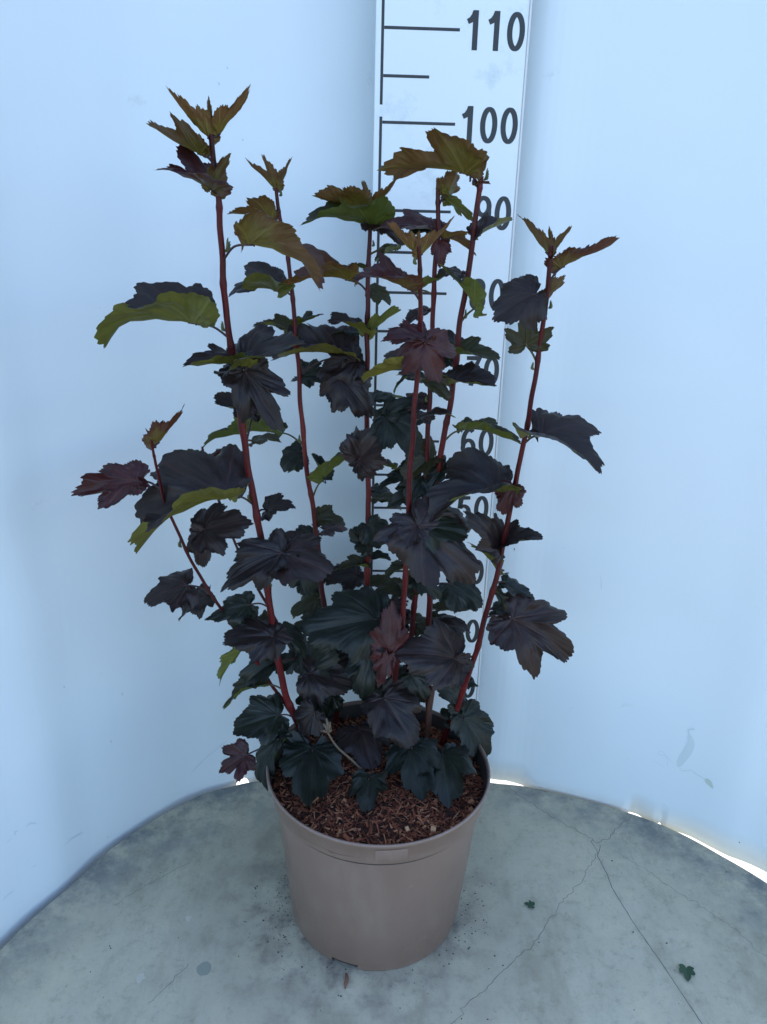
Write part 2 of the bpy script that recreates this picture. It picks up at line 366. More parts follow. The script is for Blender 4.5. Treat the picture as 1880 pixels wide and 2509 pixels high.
def on_sheet(px, py, off=.62):
    d = ray(px, py); best = None
    for a, b in zip(SP, SP[1:]):
        e = b - a; det = d.x * (-e.y) - d.y * (-e.x)
        if abs(det) < 1e-9: continue
        t = (a.x * (-e.y) - a.y * (-e.x)) / det; s = (d.x * a.y - d.y * a.x) / det
        if t > 0 and -.001 <= s <= 1.001 and a.y > 20:
            P = CAMC + d * t; w = .45 * noise.noise(Vector((P.x * .035, P.y * .035, P.z * .02)))
            nrm = Vector((e.y, -e.x, 0)).normalized()
            # put it just proud of the wavy sheet
            t2 = t * (1 - (0.06 + max(w, w)) / (P - CAMC).length / max(.3, abs(nrm.dot(d.normalized()))))
            return CAMC + d * t2, nrm
    return None, None
def smear(pix, w, m, root, origin=(1550, 1700), s=.15088, name='smear', closed=False):
    P = []; nr = None
    for x, y in pix:
        p, n = on_sheet(origin[0] + x * s, origin[1] + y * s)
        if p: P.append(p); nr = n
    v = []; f = []; P = catmull(P, 5)
    ww = w if callable(w) else (lambda t: w * (.6 + .5 * abs(noise.noise(Vector((t * 9, w * 50, 2))))) * min(1, .25 + 6 * t, .25 + 6 * (1 - t)))
    ribbon(v, f, P, ww, nr)
    mesh_obj(name, v, f, m, root, smooth=False)
smear([(1010, 575), (910, 590), (930, 680), (955, 800), (910, 920), (830, 1030), (770, 1130), (740, 1190)], lambda t: .25 + 1.0 * max(0, math.sin(min(1, max(0, (t - .28) / .7)) * math.pi)) ** .6, M_stain, backR)
smear([(760, 1200), (820, 1255), (950, 1245), (1060, 1320), (1150, 1370), (1220, 1420)], .22, M_stain, backR)
smear([(1180, 1385), (1240, 1440), (1310, 1540)], lambda t: .2 + .75 * math.sin(math.pi * min(1, t * .9 + .1)), M_stain2, backR)
smear([(270, 1080), (400, 1120), (480, 1170), (545, 1215), (570, 1100), (540, 1010), (440, 990), (435, 935), (500, 950), (600, 1070), (700, 1170)], .07, M_scr, backR)
smear([(1480, 778), (1500, 770), (1518, 776)], .28, M_speck, backR, (1100, 1700), .4707, 'dirt_speck')
smear([(1355, 500), (1358, 560), (1356, 580)], .09, M_scr, backR, (900, 1200), .4225, 'scratch')
smear([(853, 338), (853, 352)], .2, M_speck, backR, (900, 1200), .4225, 'dirt_speck')
for a in ([(245, 905), (380, 770), (600, 590)],):
    smear(a, .13, M_scr, backL, (400, 1650), .27157, 'scratch')
for a, w, m_ in (([(305, 810), (350, 775), (395, 750)], .14, M_scr), ([(75, 765), (70, 750), (85, 745)], .25, M_stain), ([(120, 725), (150, 708), (172, 712)], .12, M_scr),
              ([(10, 1075), (40, 1045), (68, 1025)], .12, M_scr), ([(575, 90), (580, 105)], .25, M_scr), ([(520, 318), (528, 326)], .3, M_scr), ([(300, 60), (307, 68)], .25, M_scr),
              ([(508, 770), (513, 777)], .2, M_stain2), ([(30, 800), (55, 780)], .1, M_scr), ([(150, 915), (175, 905)], .1, M_scr)):
    smear(a, w, m_, backL, (0, 1650), .519, 'scratch')
for a in ([(795, 120), (800, 140)], [(845, 30), (847, 45)], [(930, 460), (940, 450)]):
    smear(a, .22, M_scr, backL, (200, 150), .42246, 'scratch')

# ------------------------------------------------------------------ measuring board
BX, BY, YAW = -1.419, 104.405, .034
board = empty('measuring_board', 'tall white measuring board printed with black centimetre marks and numbers', 'measuring board')
bd = Vector((math.cos(YAW), math.sin(YAW), 0)); bn = Vector((math.sin(YAW), -math.cos(YAW), 0))
def B(u, w, z): p = Vector((BX, BY, 0)) + bd * u + bn * w; return (p.x, p.y, z)
def bbox(v, f, u0, u1, w0, w1, z0, z1):
    n = len(v); v += [B(u0, w0, z0), B(u1, w0, z0), B(u1, w1, z0), B(u0, w1, z0), B(u0, w0, z1), B(u1, w0, z1), B(u1, w1, z1), B(u0, w1, z1)]
    f += [tuple(n + i for i in q) for q in ((0, 1, 2, 3), (7, 6, 5, 4), (4, 5, 1, 0), (5, 6, 2, 1), (6, 7, 3, 2), (7, 4, 0, 3))]
v = []; f = []; bbox(v, f, -.98, 17.0, -1.0, 0, .1, 290)
o = mesh_obj('board_face', v, f, M_board, board, smooth=False)
bv = o.modifiers.new('b', 'BEVEL'); bv.width = .0012; bv.segments = 2
v = []; f = []; bbox(v, f, 17.01, 17.25, -1.0, .12, .1, 290); o = mesh_obj('edge_trim', v, f, M_edge, board, smooth=False)
bv = o.modifiers.new('b', 'BEVEL'); bv.width = .0006; bv.segments = 2
v = []; f = []
def flat(u0, u1, z0, z1, w=.02): 
    n = len(v); v.extend([B(u0, w, z0), B(u1, w, z0), B(u1, w, z1), B(u0, w, z1)]); f.append((n, n + 1, n + 2, n + 3))
flat(-.32, 0.02, .1, 100.6); flat(-.32, .02, 101.9, 290, .016)
mesh_obj('scale_line', v, f, M_ink, board, smooth=False)
for h in range(5, 175, 5):
    v = []; f = []; flat(.03, (8.95 if h % 10 == 0 else 5.55), h - .17, h + .17, .02 if h < 101 else .016)
    mesh_obj('scale_mark', v, f, M_ink, board, smooth=False)
# bold condensed digits as stroked paths in a 2.05 x 4.1 box, origin bottom-left
def arc(cx, cy, rx, ry, a0, a1, n=18): return [(cx + rx * math.cos(R(a0 + (a1 - a0) * i / n)), cy + ry * math.sin(R(a0 + (a1 - a0) * i / n))) for i in range(n + 1)]
DIG = {
 '0': [arc(1.02, 2.05, .74, 1.76, 0, 360, 40)],
 '1': [[(1.28, 0), (1.28, 4.1)], [(.35, 2.92), (.75, 3.12), (1.05, 3.5), (1.22, 3.95)]],
 '2': [arc(1.0, 2.95, .72, .86, 170, -30, 20) + [(1.2, 1.75), (.5, .8), (.3, .3)], [(.05, .3), (1.95, .3)]],
 '3': [arc(.98, 3.02, .68, .78, 165, -80, 20), arc(.98, 1.2, .76, .93, 85, -165, 22)],
 '4': [[(1.38, 0), (1.38, 4.0), (.2, 1.3)], [(0, 1.15), (2.0, 1.15)]],
 '5': [[(1.85, 3.75), (.55, 3.75), (.38, 2.1)] + arc(.98, 1.4, .78, 1.1, 130, -165, 22)],
 '6': [arc(1.04, 1.3, .74, 1.0, 0, 360, 34), arc(1.12, 2.1, .82, 1.72, 55, 195, 20)],
 '7': [[(.1, 3.75), (1.85, 3.75), (1.2, 2.3), (.85, 0)]],
 '8': [arc(1.02, 3.0, .64, .8, 0, 360, 30), arc(1.02, 1.22, .74, .93, 0, 360, 34)],
 '9': [arc(1.0, 2.8, .74, 1.0, 0, 360, 34), arc(.92, 2.0, .82, 1.72, 15, -125, 20)],
}
def stroke(v, f, path, w, u0, z0, off, ofs):
    P = [Vector((x, y, 0)) for x, y in path]; N = len(P); closed = (P[0] - P[-1]).length < .01; n0 = len(v)
    for i, p in enumerate(P):
        if closed: a = P[(i - 1) % (N - 1)]; b = P[(i + 1) % (N - 1)]
        else: a = P[max(i - 1, 0)]; b = P[min(i + 1, N - 1)]
        t1 = (p - a); t2 = (b - p); t = (b - a).normalized(); s = Vector((-t.y, t.x, 0))
        k = 1.0
        if 0 < i < N - 1 and not closed and t1.length and t2.length:
            c_ = max(.45, abs(t1.normalized().dot(t)) ); k = 1 / c_
        ww = w * (.80 + .20 * abs(t.y))        # thinner where the stroke runs flat
        for q in (p - s * ww * k / 2, p + s * ww * k / 2): v.append(B(u0 + q.x, off, z0 + q.y))
    for i in range(N - 1): f.append((n0 + 2 * i, n0 + 2 * i + 1, n0 + 2 * i + 3, n0 + 2 * i + 2))
for h in range(10, 171, 10):
    v = []; f = []; s = str(h)
    for k, ch in enumerate(s):
        u0 = 16.62 - 2.05 - 2.52 * (len(s) - 1 - k) - (.05 if ch == '1' else 0)
        for j, path in enumerate(DIG[ch]): stroke(v, f, path, .64, u0, h - 2.05, .022 + .004 * j, 0)
    mesh_obj('number', v, f, M_ink, board, smooth=False)

# ------------------------------------------------------------------ the potted shrub
shrub = empty('potted_shrub', 'tall red-stemmed shrub with dark purple leaves in a brown plastic pot', 'potted plant')
PX, PY = .2, 82.17
NP = 144
outer = [(10.9, .0), (11.25, .02), (11.35, .25), (11.42, .9), (11.5, 1.0), (13.2, 19.2), (13.26, 19.5), (13.62, 19.62), (13.70, 19.8), (14.02, 22.3), (14.25, 22.45), (14.36, 22.7), (14.33, 22.92), (14.18, 22.98), (14.02, 22.85), (13.96, 22.5), (13.7, 20.5), (13.0, 18.5)]
v = []; f = []
def notch(g): 
    return any(abs((g - c + math.pi) % (2 * math.pi) - math.pi) < w for c, w in ((R(-109), R(8)), (R(-19), R(8)), (R(71), R(8)), (R(161), R(8))))
for r, z in outer:
    for i in range(NP):
        g = 2 * math.pi * i / NP; rr = r * (1 + .004 * math.cos(2 * g + .6)); v.append((PX + rr * math.cos(g), PY + rr * math.sin(g), z))
for j in range(len(outer) - 1):
    for i in range(NP):
        if j in (2,) and notch(2 * math.pi * (i + .5) / NP): continue
        if j in (0, 1) and notch(2 * math.pi * (i + .5) / NP): continue
        k = (i + 1) % NP; f.append((j * NP + i, j * NP + k, (j + 1) * NP + k, (j + 1) * NP + i))
pot = mesh_obj('pot', v, f, [M_pot, M_potin], shrub)
mi = [0] * len(f)
for i in range(len(f) - 2 * NP, len(f)): mi[i] = 1
pot.data.polygons.foreach_set('material_index', mi)
v = []; f = []; n = 48                       # recess behind the foot notches
for z, r in ((.05, 10.9), (1.2, 10.9)):
    for i in range(n): v.append((PX + r * math.cos(6.28318 * i / n), PY + r * math.sin(6.28318 * i / n), z))
for i in range(n): f.append((i, (i + 1) % n, n + (i + 1) % n, n + i))
mesh_obj('foot_ring', v, f, M_potin, pot)
v = []; f = []                               # moulded panel on the rim band
for j, z in enumerate((19.95, 20.02, 21.9, 21.97)):
    for i in range(13):
        g = R(-94.5 + 15.5 * i / 12) + R(4); r = 13.71 + (z - 19.8) * .125 + (.09 if 0 < i < 12 and j in (1, 2) else -.01) - .045 * (0 < i < 12 and j in (1, 2))
        v.append((PX + r * math.cos(g), PY + r * math.sin(g), z))
for j in range(3):
    for i in range(12): a = j * 13 + i; f.append((a, a + 1, a + 14, a + 13))
M_panel = mat('taupe_panel', (.245, .165, .125), .4)
mesh_obj('rim_panel', v, f, M_pot, pot)

SOIL = 20.6
def soil_z(x, y):
    d = math.hypot(x - PX, y - PY); return SOIL + .9 * (1 - (d / 14) ** 2) + .35 * noise.noise(Vector((x * .5, y * .5, 0))) + .12 * noise.noise(Vector((x * 2, y * 2, 3)))
v = []; f = []; NR = 26
for j in range(NR + 1):
    for i in range(96):
        g = 2 * math.pi * i / 96; r = 13.75 * j / NR; x = PX + r * math.cos(g); y = PY + r * math.sin(g); v.append((x, y, soil_z(x, y) - .15))
for j in range(NR):
    for i in range(96):
        k = (i + 1) % 96; f.append((j * 96 + i, (j + 1) * 96 + i, (j + 1) * 96 + k, j * 96 + k))
mesh_obj('soil', v, f, M_soil, shrub)
v = []; f = []; cols = []
pal = [tuple(q * w_ for q, w_ in zip(c_, (1.25, 1.0, .8))) for c_ in [(.13, .045, .028), (.09, .03, .02), (.19, .075, .045), (.06, .022, .016), (.28, .15, .09), (.16, .06, .035), (.36, .25, .16), (.11, .05, .04), (.22, .12, .09)]]
for i in range(5200):
    a = random.uniform(0, 6.283); d = 13.5 * math.sqrt(random.random()); x = PX + d * math.cos(a); y = PY + d * math.sin(a)
    big = random.random() < .17
    L = random.uniform(.8, 2.6) if big else random.uniform(.2, 1.0); w = random.uniform(.10, .26) if big else random.uniform(.08, .30)
    if random.random() < .08: w *= 2.4
    th = w * random.uniform(.3, .7); q = Matrix.Rotation(random.uniform(0, 6.283), 3, 'Z') @ Matrix.Rotation(random.gauss(0, .32), 3, 'Y') @ Matrix.Rotation(random.uniform(-1, 1), 3, 'X')
    c = Vector((x, y, soil_z(x, y) + random.uniform(-.1, .16))); n = len(v)
    for sx in (-1, 1):
        tp = random.uniform(.3, 1)
        for sy, sz in ((-1, -1), (1, -1), (1, 1), (-1, 1)): 
            p = c + q @ Vector((sx * L / 2, sy * w / 2 * tp, sz * th / 2 * tp))
            dd = math.hypot(p.x - PX, p.y - PY)
            if dd > 13.7: p.x = PX + (p.x - PX) * 13.7 / dd; p.y = PY + (p.y - PY) * 13.7 / dd
            v.append(tuple(p))
    fs = [(0, 1, 2, 3), (7, 6, 5, 4), (0, 4, 5, 1), (1, 5, 6, 2), (2, 6, 7, 3), (3, 7, 4, 0)]
    f += [tuple(n + k for k in t) for t in fs]
    col = random.choice(pal[:6] if random.random() < .8 else pal); k = random.uniform(.7, 1.35); cols += [(col[0] * k, col[1] * k, col[2] * k, 1)] * 8
mu = mesh_obj('bark_mulch', v, f, M_chip, shrub, smooth=False); mu['kind'] = 'stuff'
ca = mu.data.color_attributes.new('tint', 'FLOAT_COLOR', 'POINT'); ca.data.foreach_set('color', [c for q in cols for c in q])

# ---- stems: display px (1657 wide) -> native, with depth at the soil and at the tip
K = 1880 / 1657
STEMS = {
 1: ([(668, 1618), (640, 1555), (612, 1478), (585, 1330), (568, 1190), (543, 1050), (515, 860), (495, 720), (483, 600), (475, 450), (465, 370), (457, 290)], 76, .50, .24),
 2: ([(728, 1560), (712, 1400), (697, 1280), (688, 1200), (676, 1100), (660, 990), (645, 800), (635, 660), (625, 575), (605, 470), (597, 405)], 93, .42, .20),
 3: ([(802, 1560), (792, 1420), (794, 1250), (797, 1100), (792, 900), (793, 700), (797, 550), (797, 455)], 92, .50, .22),
 4: ([(838, 1590), (850, 1480), (868, 1360), (878, 1200), (884, 1050), (894, 900), (904, 780), (908, 640), (904, 530)], 76, .42, .2),
 5: ([(868, 1580), (880, 1450), (893, 1330), (904, 1200), (916, 1080), (925, 950), (931, 800), (938, 600), (945, 480), (948, 385)], 86, .42, .22),
 6: ([(925, 1580), (925, 1460), (927, 1340), (932, 1200), (942, 1060), (957, 960), (975, 860), (995, 700), (1015, 560), (1029, 450), (1040, 380)], 84, .44, .26),
 7: ([(955, 1605), (978, 1555), (1005, 1480), (1032, 1395), (1060, 1290), (1085, 1180), (1110, 1060), (1135, 940), (1155, 820), (1175, 680), (1187, 580), (1190, 530)], 76, .42, .2),
 8: ([(655, 1580), (610, 1512), (560, 1440), (482, 1322), (430, 1240), (375, 1130), (345, 1045), (334, 985), (328, 950)], 78, .26, .13),
 9: ([(700, 1560), (660, 1475), (622, 1390), (571, 1297), (540, 1235), (511, 1178), (480, 1100), (446, 1010), (437, 965)], 87, .24, .12),
}
ST = {}
def make_stem(k):
    pts, yt, ra_, rb_ = STEMS[k]
    px = [(x * K, y * K) for x, y in pts]
    d = ray(*px[0]); g = CAMC + d * ((SOIL + .3 - CAMH) / d.z)
    ylo = g.y; L = len(px); P = []
    tot = px[0][1] - px[-1][1]
    for i, (x, y) in enumerate(px):
        t = (px[0][1] - y) / tot; P.append(at_y(x, y, ylo + (yt - ylo) * t ** .8))
    P = [P[0] + Vector((0, 0, -2.2))] + P
    P = catmull(P, 8); N = len(P); v = []; f = []
    nodes = [(k * .37 + i * .093) % 1 for i in range(11)]
    def rad(t):
        r = ra_ * (1 - t) + rb_ * t; 
        for q in nodes: r *= 1 + .22 * math.exp(-((t - q) / .006) ** 2)
        return r
    P2 = []
    for a, b in zip(P, P[1:]):
        for j in range(3): P2.append(a + (b - a) * (j / 3))
    P2.append(P[-1]); P2 = [p + Vector((noise.noise(p * .25), noise.noise(p * .25 + Vector((9, 9, 9))), 0)) * .18 for p in P2]
    tube(v, f, P2, rad, 12)
    o = mesh_obj('stem', v, f, M_stem, shrub); ST[k] = (o, [(p, proj(p)) for p in P2], rad)
    o['label'] = ('short thin red stem leaning left' if k in (8, 9) else 'thick dark red upright stem')
for k in STEMS: make_stem(k)
# cut-off old stub by the right stem
v = []; f = []; a = at_y(1056, 1790, ST[6][1][8][0].y - 1.2)
tube(v, f, [at_z(1046, 1830, SOIL - 1), at_y(1052, 1740, a.y), at_y(1060, 1684, a.y)], .42, 10)
mesh_obj('cut_stub', v, f, M_stemb, shrub)
# dry twig in the mulch
v = []; f = []
base = at_z(905, 1905, SOIL + .5)
tw = catmull([base, at_y(865, 1865, base.y - .3), at_y(826, 1830, base.y - .6), at_y(803, 1795, base.y - .9)], 5); tube(v, f, tw, lambda t: .17 - .05 * t, 7)
for dx, dy in ((-10, -22), (6, -26), (-16, -4), (10, -8), (-3, -35)):
    e = at_y(803 + dx, 1795 + dy, base.y - .9 + random.uniform(-.6, .6)); tube(v, f, [tw[-1], (tw[-1] + e) / 2 + Vector((.1, 0, .1)), e], lambda t: .10 + .12 * math.sin(t * 3.1), 6)
mesh_obj('dry_twig', v, f, M_twig, shrub)

# ---- leaves
def outline(th, L2, seed, cut, teeth, bs=115, sharp=0):
    """distance of the margin from the petiole, th = angle from the midrib"""
    a = abs(th); s = 1 if th > 0 else -1
    def lobe(c, L, al): 
        d = abs(a - c); e = al + d
        if e <= math.pi / 2: return L * (math.sin(al) / math.sin(e)) ** .8
        return L * math.sin(al) ** .8 * max(0, 1 - (e - math.pi / 2) * .9)
    rnd = .08 * noise.noise(Vector((seed, s * 3.1, .5)))
    r = max(lobe(0, 1.0, R(37)) * (1 + .10 * math.sin(min(1, a / R(30)) * math.pi) * (1 - cut)), lobe(R(50), L2 * 1.06 + rnd, R(40)), lobe(R(100), L2 * .66 + rnd, R(48)))
    r = r * (1 - .0) 
    base = .40 - .0 * a
    r = max(r, .36)
    # shorten sinuses
    r *= 1 - cut * .30 * math.exp(-((a - R(30)) / R(7)) ** 2) - cut * .18 * math.exp(-((a - R(76)) / R(8)) ** 2)
    if a > R(bs): r *= 1 - .80 * min(1, (a - R(bs)) / R(165 - bs)) ** 1.3
    ph = th * teeth * (.75 + .5 * r) + seed
    saw = abs(math.sin(ph * math.pi)) ** .7 if sharp < .5 else ((ph % 1.0) / .7 if ph % 1.0 < .7 else (1 - ph % 1.0) / .3)
    ph2 = th * teeth * .28 + seed * 2; s2 = abs(math.sin(ph2 * math.pi))
    return r * (1 + (.055 + .03 * sharp) * (saw - .5) + .085 * (s2 - .6))
NT, NRG = 236, 8
leafcount = [0]
def make_leaf(stem, base, tip, kind='dark', t=20, w=1.0, fold=30, curve=35, dy=0, dt=None, side=0, L2=.66, cut=.5, attach=None, pet=True, name='leaf', wav=1.0, label=None, lie=None):
    leafcount[0] += 1; seed = leafcount[0] * 1.37
    rnd = random.Random(leafcount[0] * 31 + 5)
    root, samples, _ = ST[stem]
    # closest stem sample a little below the leaf base
    ax, ay = attach if attach else (base[0], base[1] + 12)
    i = min(range(len(samples)), key=lambda j: (samples[j][1][0] - ax) ** 2 * (.15 if not attach else 1) + (samples[j][1][1] - ay) ** 2)
    A = samples[i][0]; Y = A.y + dy
    Bp = at_y(base[0], base[1], Y)
    plen = math.hypot(tip[0] - base[0], tip[1] - base[1]) / 21.0
    if dt is None: dt = rnd.uniform(-.35, .1) * plen
    Tp = at_y(tip[0], tip[1], Y + dt)
    if lie: Bp = at_z(base[0], base[1], SOIL + lie[0]); Tp = at_z(tip[0], tip[1], SOIL + lie[1])
    if t > 40 and not lie: Tp = Bp + (Tp - Bp) * .95
    w *= .84 if fold < 34 else (.72 if kind == 'young' and fold > 48 else .92)
    ch = Tp - Bp; Lc = ch.length; X = ch.normalized()
    view = (CAMC - Bp).normalized(); rightv = rt.copy()
    N = Vector((0, 0, 1)) * math.cos(R(t)) + view * math.sin(R(t)) + rightv * side
    N = (N - X * N.dot(X)); 
    if N.length < .15: N = N + (view - X * view.dot(X))
    N.normalize(); Yv = N.cross(X)
    kap = R(curve); fd = R(fold); bs = 70 if kind == 'young' else 112; shp = 1 if kind in ('young', 'plum') else 0
    s = Lc * (kap / (2 * math.sin(kap / 2)) if abs(kap) > .02 else 1)     # arc length so that the chord spans base-tip
    tw_ = rnd.uniform(-.35, .35)
    cs_ = {1: rnd.uniform(-.55, .28), -1: rnd.uniform(-.55, .28)}; tipc = rnd.uniform(-.35, .1)
    v = []; f = []; vein = []; edge = []
    lob = [0, R(52), -R(52), R(100), -R(100)]
    for j in range(NRG + 1):
        q = j / NRG
        for k in range(NT + 1):
            th = -R(165) + 2 * R(165) * k / NT
            rm = outline(th, L2, seed, cut, 11, bs, shp)
            if q < 1:   # inside rings: smooth margin gradually gains the teeth
                rs_ = outline(th, L2, seed, cut, 0.001, bs, shp); rm = rs_ + (rm - rs_) * q ** 4
            r = rm * q; a = r * math.cos(th); b = r * math.sin(th) * w
            # veins
            dmin = 9; best = 0
            for c in lob:
                d = abs(th - c)
                if d < dmin: dmin = d; best = c
            al = r * math.cos(dmin); ac = r * math.sin(min(dmin, 1.5))
            main = max(0, 1 - ac / .016)
            ph = (al - ac * .9) * 8.2 + .3 + .5 * noise.noise(Vector((al * 3 + seed, th * 2, 0))); sec = math.cos(2 * math.pi * ph)
            secv = max(0, (sec - .72) / .28) * (1 if ac > .01 else 0) * (1 - q ** 6)
            edge.append(q * .6 + .4 * max(0, a)); vein.append(min(1, .75 * main + .5 * secv))
            z = -.0075 * sec * min(1, ac * 10) * (1 - .5 * q) - .006 * main
            z += .17 * wav * q * q * noise.noise(Vector((math.cos(th) * 2.2 * q + seed, math.sin(th) * 2.2 * q, seed * .3)))
            if fold < 34: z += cs_[1 if th > 0 else -1] * b * b * .9 + tipc * max(0, a - .45) ** 2
            z += .030 * noise.noise(Vector((math.cos(th) * q * 7 + seed, math.sin(th) * q * 7, seed)))
            z += .035 * wav * q ** 3 * math.sin(th * 6 + seed)
            # each side lobe has its own little keel
            if dmin < R(30) and best != 0: z += .10 * ac * math.sin(fd)
            sb = math.sqrt(b * b + .0009) - .03
            ff = fd * (1 - .35 * max(0, a))
            z += sb * math.sin(ff) - (.50 if fold < 34 else .18) * b * b * (1 + wav * .3); b2 = b * math.cos(ff)
            ang = kap * a; 
            if abs(kap) > .02:
                xx = math.sin(ang) / kap; zz = -(1 - math.cos(ang)) / kap
            else: xx = a; zz = 0
            xx += z * math.sin(ang); zz += z * math.cos(ang)
            b3 = b2 * math.cos(tw_ * a) ; zz += b2 * math.sin(tw_ * a)
            # rotate so the chord lies on +X
            c2, s2 = math.cos(kap / 2), math.sin(kap / 2)
            x3 = xx * c2 - zz * s2; z3 = xx * s2 + zz * c2
            p = Bp + (X * x3 + Yv * b3 + N * z3) * s
            v.append(tuple(p))
    W = NT + 1
    for j in range(NRG):
        for k in range(NT):
            if j == 0: f.append((W + k, W + k + 1, k)) if False else f.append((j * W + k, (j + 1) * W + k, (j + 1) * W + k + 1))
            else: f.append((j * W + k, (j + 1) * W + k, (j + 1) * W + k + 1, j * W + k + 1))
    nleaf = len(f)
    if pet:
        tang = (X * math.cos(kap / 2) + N * math.sin(kap / 2))
        D = (Bp - A).length
        mid_ = (A + Bp) / 2 + (Vector((0, 0, .12)) * D) - tang * (0.04 * D)
        pts = catmull([A, mid_, Bp, Bp + tang * .06 * s - N * .012 * s], 6)
        tube(v, f, pts, lambda u: .13 - .04 * u, 6); vein += [0] * (len(v) - len(vein)); edge += [0] * (len(v) - len(edge))
    mi = [0] * nleaf + [1] * (len(f) - nleaf)
    if name == 'leaf' and Lc < 4.6: name = 'small_leaf'
    o = mesh_obj(name, v, f, [LM[kind], M_petg if kind in ('olive',) else M_pet], root, matidx=mi)
    at = o.data.attributes.new('vein', 'FLOAT', 'POINT'); at.data.foreach_set('value', vein)
    at = o.data.attributes.new('edge', 'FLOAT', 'POINT'); at.data.foreach_set('value', edge)
    if label: o['label'] = label
    return o
TL = {'A': (200, 150, 700), 'B': (700, 250, 700), 'C': (150, 800, 700), 'D': (850, 650, 700), 'E': (500, 1100, 700), 'F': (900, 1200, 700), 'G': (500, 1650, 800), 'J': (640, 1700, 600)}
def Pn(c, x, y):
    if c == 'N': return (x, y)
    if c == 'P': return (x * K, y * K)
    ox, oy, sz = TL[c]; return (ox + x * sz / 1657, oy + y * sz / 1657)
def LF(stem, c, bx, by, tx, ty, kind='dark', **k):
    if 'attach' in k: k['attach'] = Pn(c, *k['attach'])
    return make_leaf(stem, Pn(c, bx, by), Pn(c, tx, ty), kind, **k)

Y_ = dict(t=-14, fold=52, curve=-14, w=.75, cut=.4, wav=.6)      # young upright leaf showing its underside
V_ = dict(t=4, fold=46, curve=45, w=1.0)                        # folded, seen from the side
F_ = dict(t=62, fold=26, curve=40, w=1.0)                       # upper face towards the camera
# --- stem 1 (tall left)
LF(1, 'A', 790, 430, 988, 145, 'young', **{**Y_, 'w': .75})
LF(1, 'A', 748, 455, 500, 160, 'young', **{**Y_, 'w': .7})
LF(1, 'A', 755, 440, 735, 200, 'young', name='young_leaf', **{**Y_, 'w': .4, 'dy': 1})
LF(1, 'A', 692, 540, 366, 345, 'young', attach=(745, 600), **{**Y_, 't': -5, 'w': 1.0, 'cut': .9, 'L2': .85, 'fold': 35})
LF(1, 'A', 752, 742, 425, 640, 'plum', attach=(790, 800), t=18, fold=40, curve=30, w=1.2, cut=.8, L2=.85, dy=-1)
LF(1, 'A', 752, 742, 856, 530, 'young', attach=(790, 800), pet=False, t=-40, fold=30, curve=0, w=.8, dy=-1, name='young_leaf')
LF(1, 'A', 978, 1065, 1418, 1302, 'young', attach=(848, 1165), t=-20, fold=38, curve=50, w=1.15, dy=-3, dt=-2)
LF(1, 'A', 650, 1520, 97, 1655, 'dark', attach=(825, 1615), **{**V_, 'w': 1.0, 'fold': 50, 'curve': 62})
LF(1, 'C', 1040, 235, 722, 245, 'dark', **{**V_, 'dy': -1.2})
LF(1, 'C', 1045, 225, 1405, 120, 'dark', t=25, fold=35, curve=35, w=1.2, dy=-1)
LF(1, 'C', 1065, 260, 1290, 635, 'dark', t=75, fold=24, curve=30, w=.72, cut=.9, L2=.85, dy=-1.5)
LF(1, 'C', 1110, 505, 882, 415, 'dark', attach=(1095, 690), t=35, fold=30, curve=30, w=1.0, dy=2)
LF(1, 'C', 950, 992, 412, 1285, 'dark', attach=(1098, 1048), t=12, fold=44, curve=40, w=1.02, dy=-3, L2=.8)
LF(1, 'E', 450, 600, 78, 828, 'dark', t=48, fold=20, curve=45, w=.8, dy=-2.5)
LF(1, 'E', 445, 600, 750, 740, 'dark', t=62, fold=24, curve=40, w=1.35, dy=-2, cut=.4)
LF(1, 'E', 560, 650, 640, 850, 'green', t=30, fold=20, curve=20, w=1.3, dy=-.5, pet=False)
LF(1, 'E', 700, 470, 830, 462, 'dark', t=40, fold=20, curve=20, w=.8, dy=0, pet=False)
LF(1, 'E', 255, 905, 5, 995, 'green', attach=(352, 920), t=55, fold=22, curve=35, w=.9, dy=1)
LF(1, 'E', 400, 1085, 85, 1115, 'dark', t=58, fold=24, curve=40, w=1.15, dy=-2, cut=.3)
LF(1, 'E', 400, 1075, 520, 1110, 'dark', t=50, fold=15, curve=40, w=1.5, dy=-1.6, cut=.3)
LF(1, 'E', 215, 1168, 80, 1358, 'olive', t=-35, fold=45, curve=20, w=.55, dy=-1)
LF(1, 'E', 520, 1220, 400, 1300, 'green', t=50, fold=15, curve=20, w=1.1, dy=2)
LF(1, 'G', 375, 212, 140, 290, 'green', attach=(452, 238), t=66, fold=24, curve=35, w=1.35, cut=.3, dy=-.5)
LF(1, 'G', 280, 65, 102, 185, 'olive', t=8, fold=45, curve=60, w=.6, dy=1)
LF(1, 'G', 212, 415, 66, 508, 'plum', attach=(470, 380), t=72, fold=24, curve=10, w=1.1, cut=1, L2=.85, dy=-1)
LF(1, 'G', 385, 330, 285, 600, 'green', t=35, side=-1.0, fold=20, curve=45, w=.8, dy=-4, dt=-2)
LF(1, 'G', 560, 195, 480, 330, 'dark', t=60, fold=24, curve=25, w=1.2, dy=-2)
LF(1, 'G', 550, 385, 540, 680, 'green', t=62, fold=24, curve=30, w=1.15, lie=(4.2, 1.6), cut=.3)
